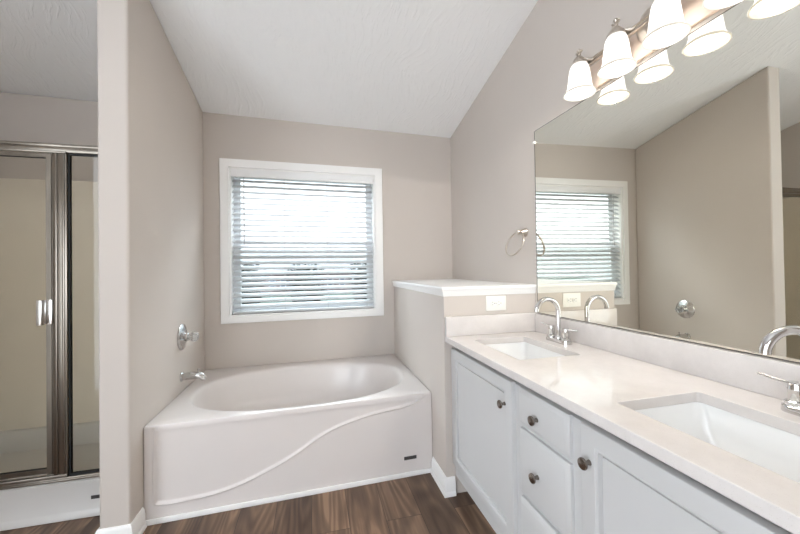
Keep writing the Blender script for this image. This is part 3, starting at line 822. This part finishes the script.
# ------------------------------------------------------------------ blind
bl = thing('window_blind', 'white slatted blind half open in the window', 'blind', (0.77, 0.03, WZ0+.02))
bx0, bx1 = WX0+.017, WX1-.017
bm = B(); box(bm, bx0+.004, bx1-.004, 0.008, 0.055, WZ1-.058, WZ1-.016, 0.001); obj('headrail', bm, M['blind'], bl, skew=True)
bm = B(); box(bm, bx0, bx1, -0.010, 0.004, WZ1-.076, WZ1-.0145, 0.003); obj('valance', bm, M['valance'], bl, skew=True)
bm = B()
tilt = math.radians(35)
zs = []
z = WZ1-.098
while z > WZ0+.075:
    zs.append(z); z -= 0.0442
yc_ = 0.034
for z in zs:
    hw = 0.0245
    prof_ = []
    for k in range(7):
        u = -hw + 2*hw*k/6; crown = 0.0022*(1-(u/hw)**2)
        prof_.append((u*math.cos(tilt) - crown*math.sin(tilt), u*math.sin(tilt) + crown*math.cos(tilt)))
    th = 0.0026
    low = [(p[0]+th*math.sin(tilt), p[1]-th*math.cos(tilt)) for p in reversed(prof_)]
    sec = prof_ + low
    loops(bm, [[(x, yc_+p[0], z+p[1]) for p in sec] for x in (bx0+.004, bx1-.004)], (True, True))
obj('slats', bm, M['blind'], bl, skew=True)
bm = B(); box(bm, bx0+.003, bx1-.003, yc_-.026, yc_+.024, WZ0+.018, WZ0+.036, 0.004); obj('bottom_rail', bm, M['blind'], bl, skew=True)
for x in (bx0+.06, bx0+.40, bx1-.40, bx1-.06):
    bm = B()
    for dy in (-.0245, .0245): tube(bm, [(x, yc_+dy, WZ0+.03), (x, yc_+dy, WZ1-.06)], 0.0009, 6)
    for z in zs: tube(bm, [(x, yc_-.0245, z-.008), (x, yc_+.0245, z-.008)], 0.0007, 5)
    obj('ladder_cord', bm, M['cord'], bl, skew=True)
bm = B(); tube(bm, [(bx0+.095, -0.003, WZ1-.078), (bx0+.095, -0.004, 1.50)], 0.0035, 8); tube(bm, [(bx0+.095, -0.004, 1.50), (bx0+.095, -0.004, 1.46)], 0.005, 8)
obj('tilt_wand', bm, M['cord'], bl, skew=True)

# ================================================================== OUTSIDE
bm = B(); box(bm, -30, 34, 0.6, 45, -0.42, -0.35)
o = obj('ground', bm, M['grass'], kind='structure', smooth=False)
def shrub(x, y, h, r, label, seed):
    rnd = random.Random(seed)
    s = thing('shrub', label, 'shrub', (x, y, -0.35), 'shrubs on the lawn outside')
    bm = B()
    for k in range(420):
        zf = rnd.random()
        rr_ = r*(0.35+0.75*math.sin(math.pi*min(1, .15+.85*(1-zf)))) * rnd.uniform(.4, 1)
        t = rnd.uniform(0, 6.283)
        c = Vector((x+rr_*math.cos(t), y+rr_*math.sin(t), -0.35+h*(.08+.92*zf)))
        sz = rnd.uniform(.05, .13)
        q = Matrix.Rotation(rnd.uniform(0, 6.28), 3, Vector((rnd.uniform(-1, 1), rnd.uniform(-1, 1), rnd.uniform(-1, 1))).normalized())
        pts = [c + q @ Vector(p)*sz for p in ((-1, 0, 0), (0, -.55, .1), (1, 0, 0), (0, .55, .1))]
        bm.faces.new([bm.verts.new(p) for p in pts])
    lathe(bm, [(r*.5, 0.05*h), (r*.72, .25*h), (r*.66, .55*h), (r*.4, .8*h), (r*.1, .95*h)], (x, y, -0.35), 'Z', 14)
    obj('foliage', bm, M['leaf'], s, smooth=False)
    bm = B(); lathe(bm, [(0.06, 0), (0.05, .3*h)], (x, y, -0.35), 'Z', 8); obj('trunk', bm, M['bark'], s)
def at(px, y):   # world x seen through picture column px at depth y (flat ground)
    k = (px-400)/F
    d = fwd + r2*k
    return 0.8313 + d.x*(y+2.9833)/d.y
shrub(at(250, 12), 12, 1.95, 0.6, 'dark green shrub seen through the left of the blind', 1)
shrub(at(306, 11.5), 11.5, 1.85, 0.85, 'broad green shrub seen through the middle of the blind', 2)
shrub(at(362, 12.5), 12.5, 1.9, 0.62, 'olive green shrub seen through the right of the blind', 3)
hs = thing('house', 'pale house with grey roof seen through the lower half of the window', 'house', (at(305, 24), 26, -0.35))
hx0, hx1 = at(236, 24), at(352, 24)
bm = B(); box(bm, hx0, hx1, 24, 30, -0.35, 1.15); obj('wall', bm, M['siding'], hs, smooth=False)
bm = B()
v = [(hx0-.3, 23.6, 1.12), (hx1+.3, 23.6, 1.12), (hx1+.3, 30.4, 1.12), (hx0-.3, 30.4, 1.12), (hx0-.3, 27, 2.1), (hx1+.3, 27, 2.1)]
vv = [bm.verts.new(p) for p in v]
for f_ in ((0, 1, 5, 4), (2, 3, 4, 5), (3, 0, 4), (1, 2, 5), (3, 2, 1, 0)): bm.faces.new([vv[i] for i in f_])
obj('roof', bm, M['roof'], hs, smooth=False)
for px in (272, 283, 330, 342):
    xx = at(px, 23.95)
    bm = B(); box(bm, xx-.22, xx+.22, 23.96, 24.02, -0.05, 0.75); fr = obj('window', bm, M['vinyl'], hs, smooth=False)
    bm = B(); box(bm, xx-.17, xx+.17, 23.94, 23.965, 0.0, 0.70); obj('pane', bm, M['housepane'], fr, smooth=False)
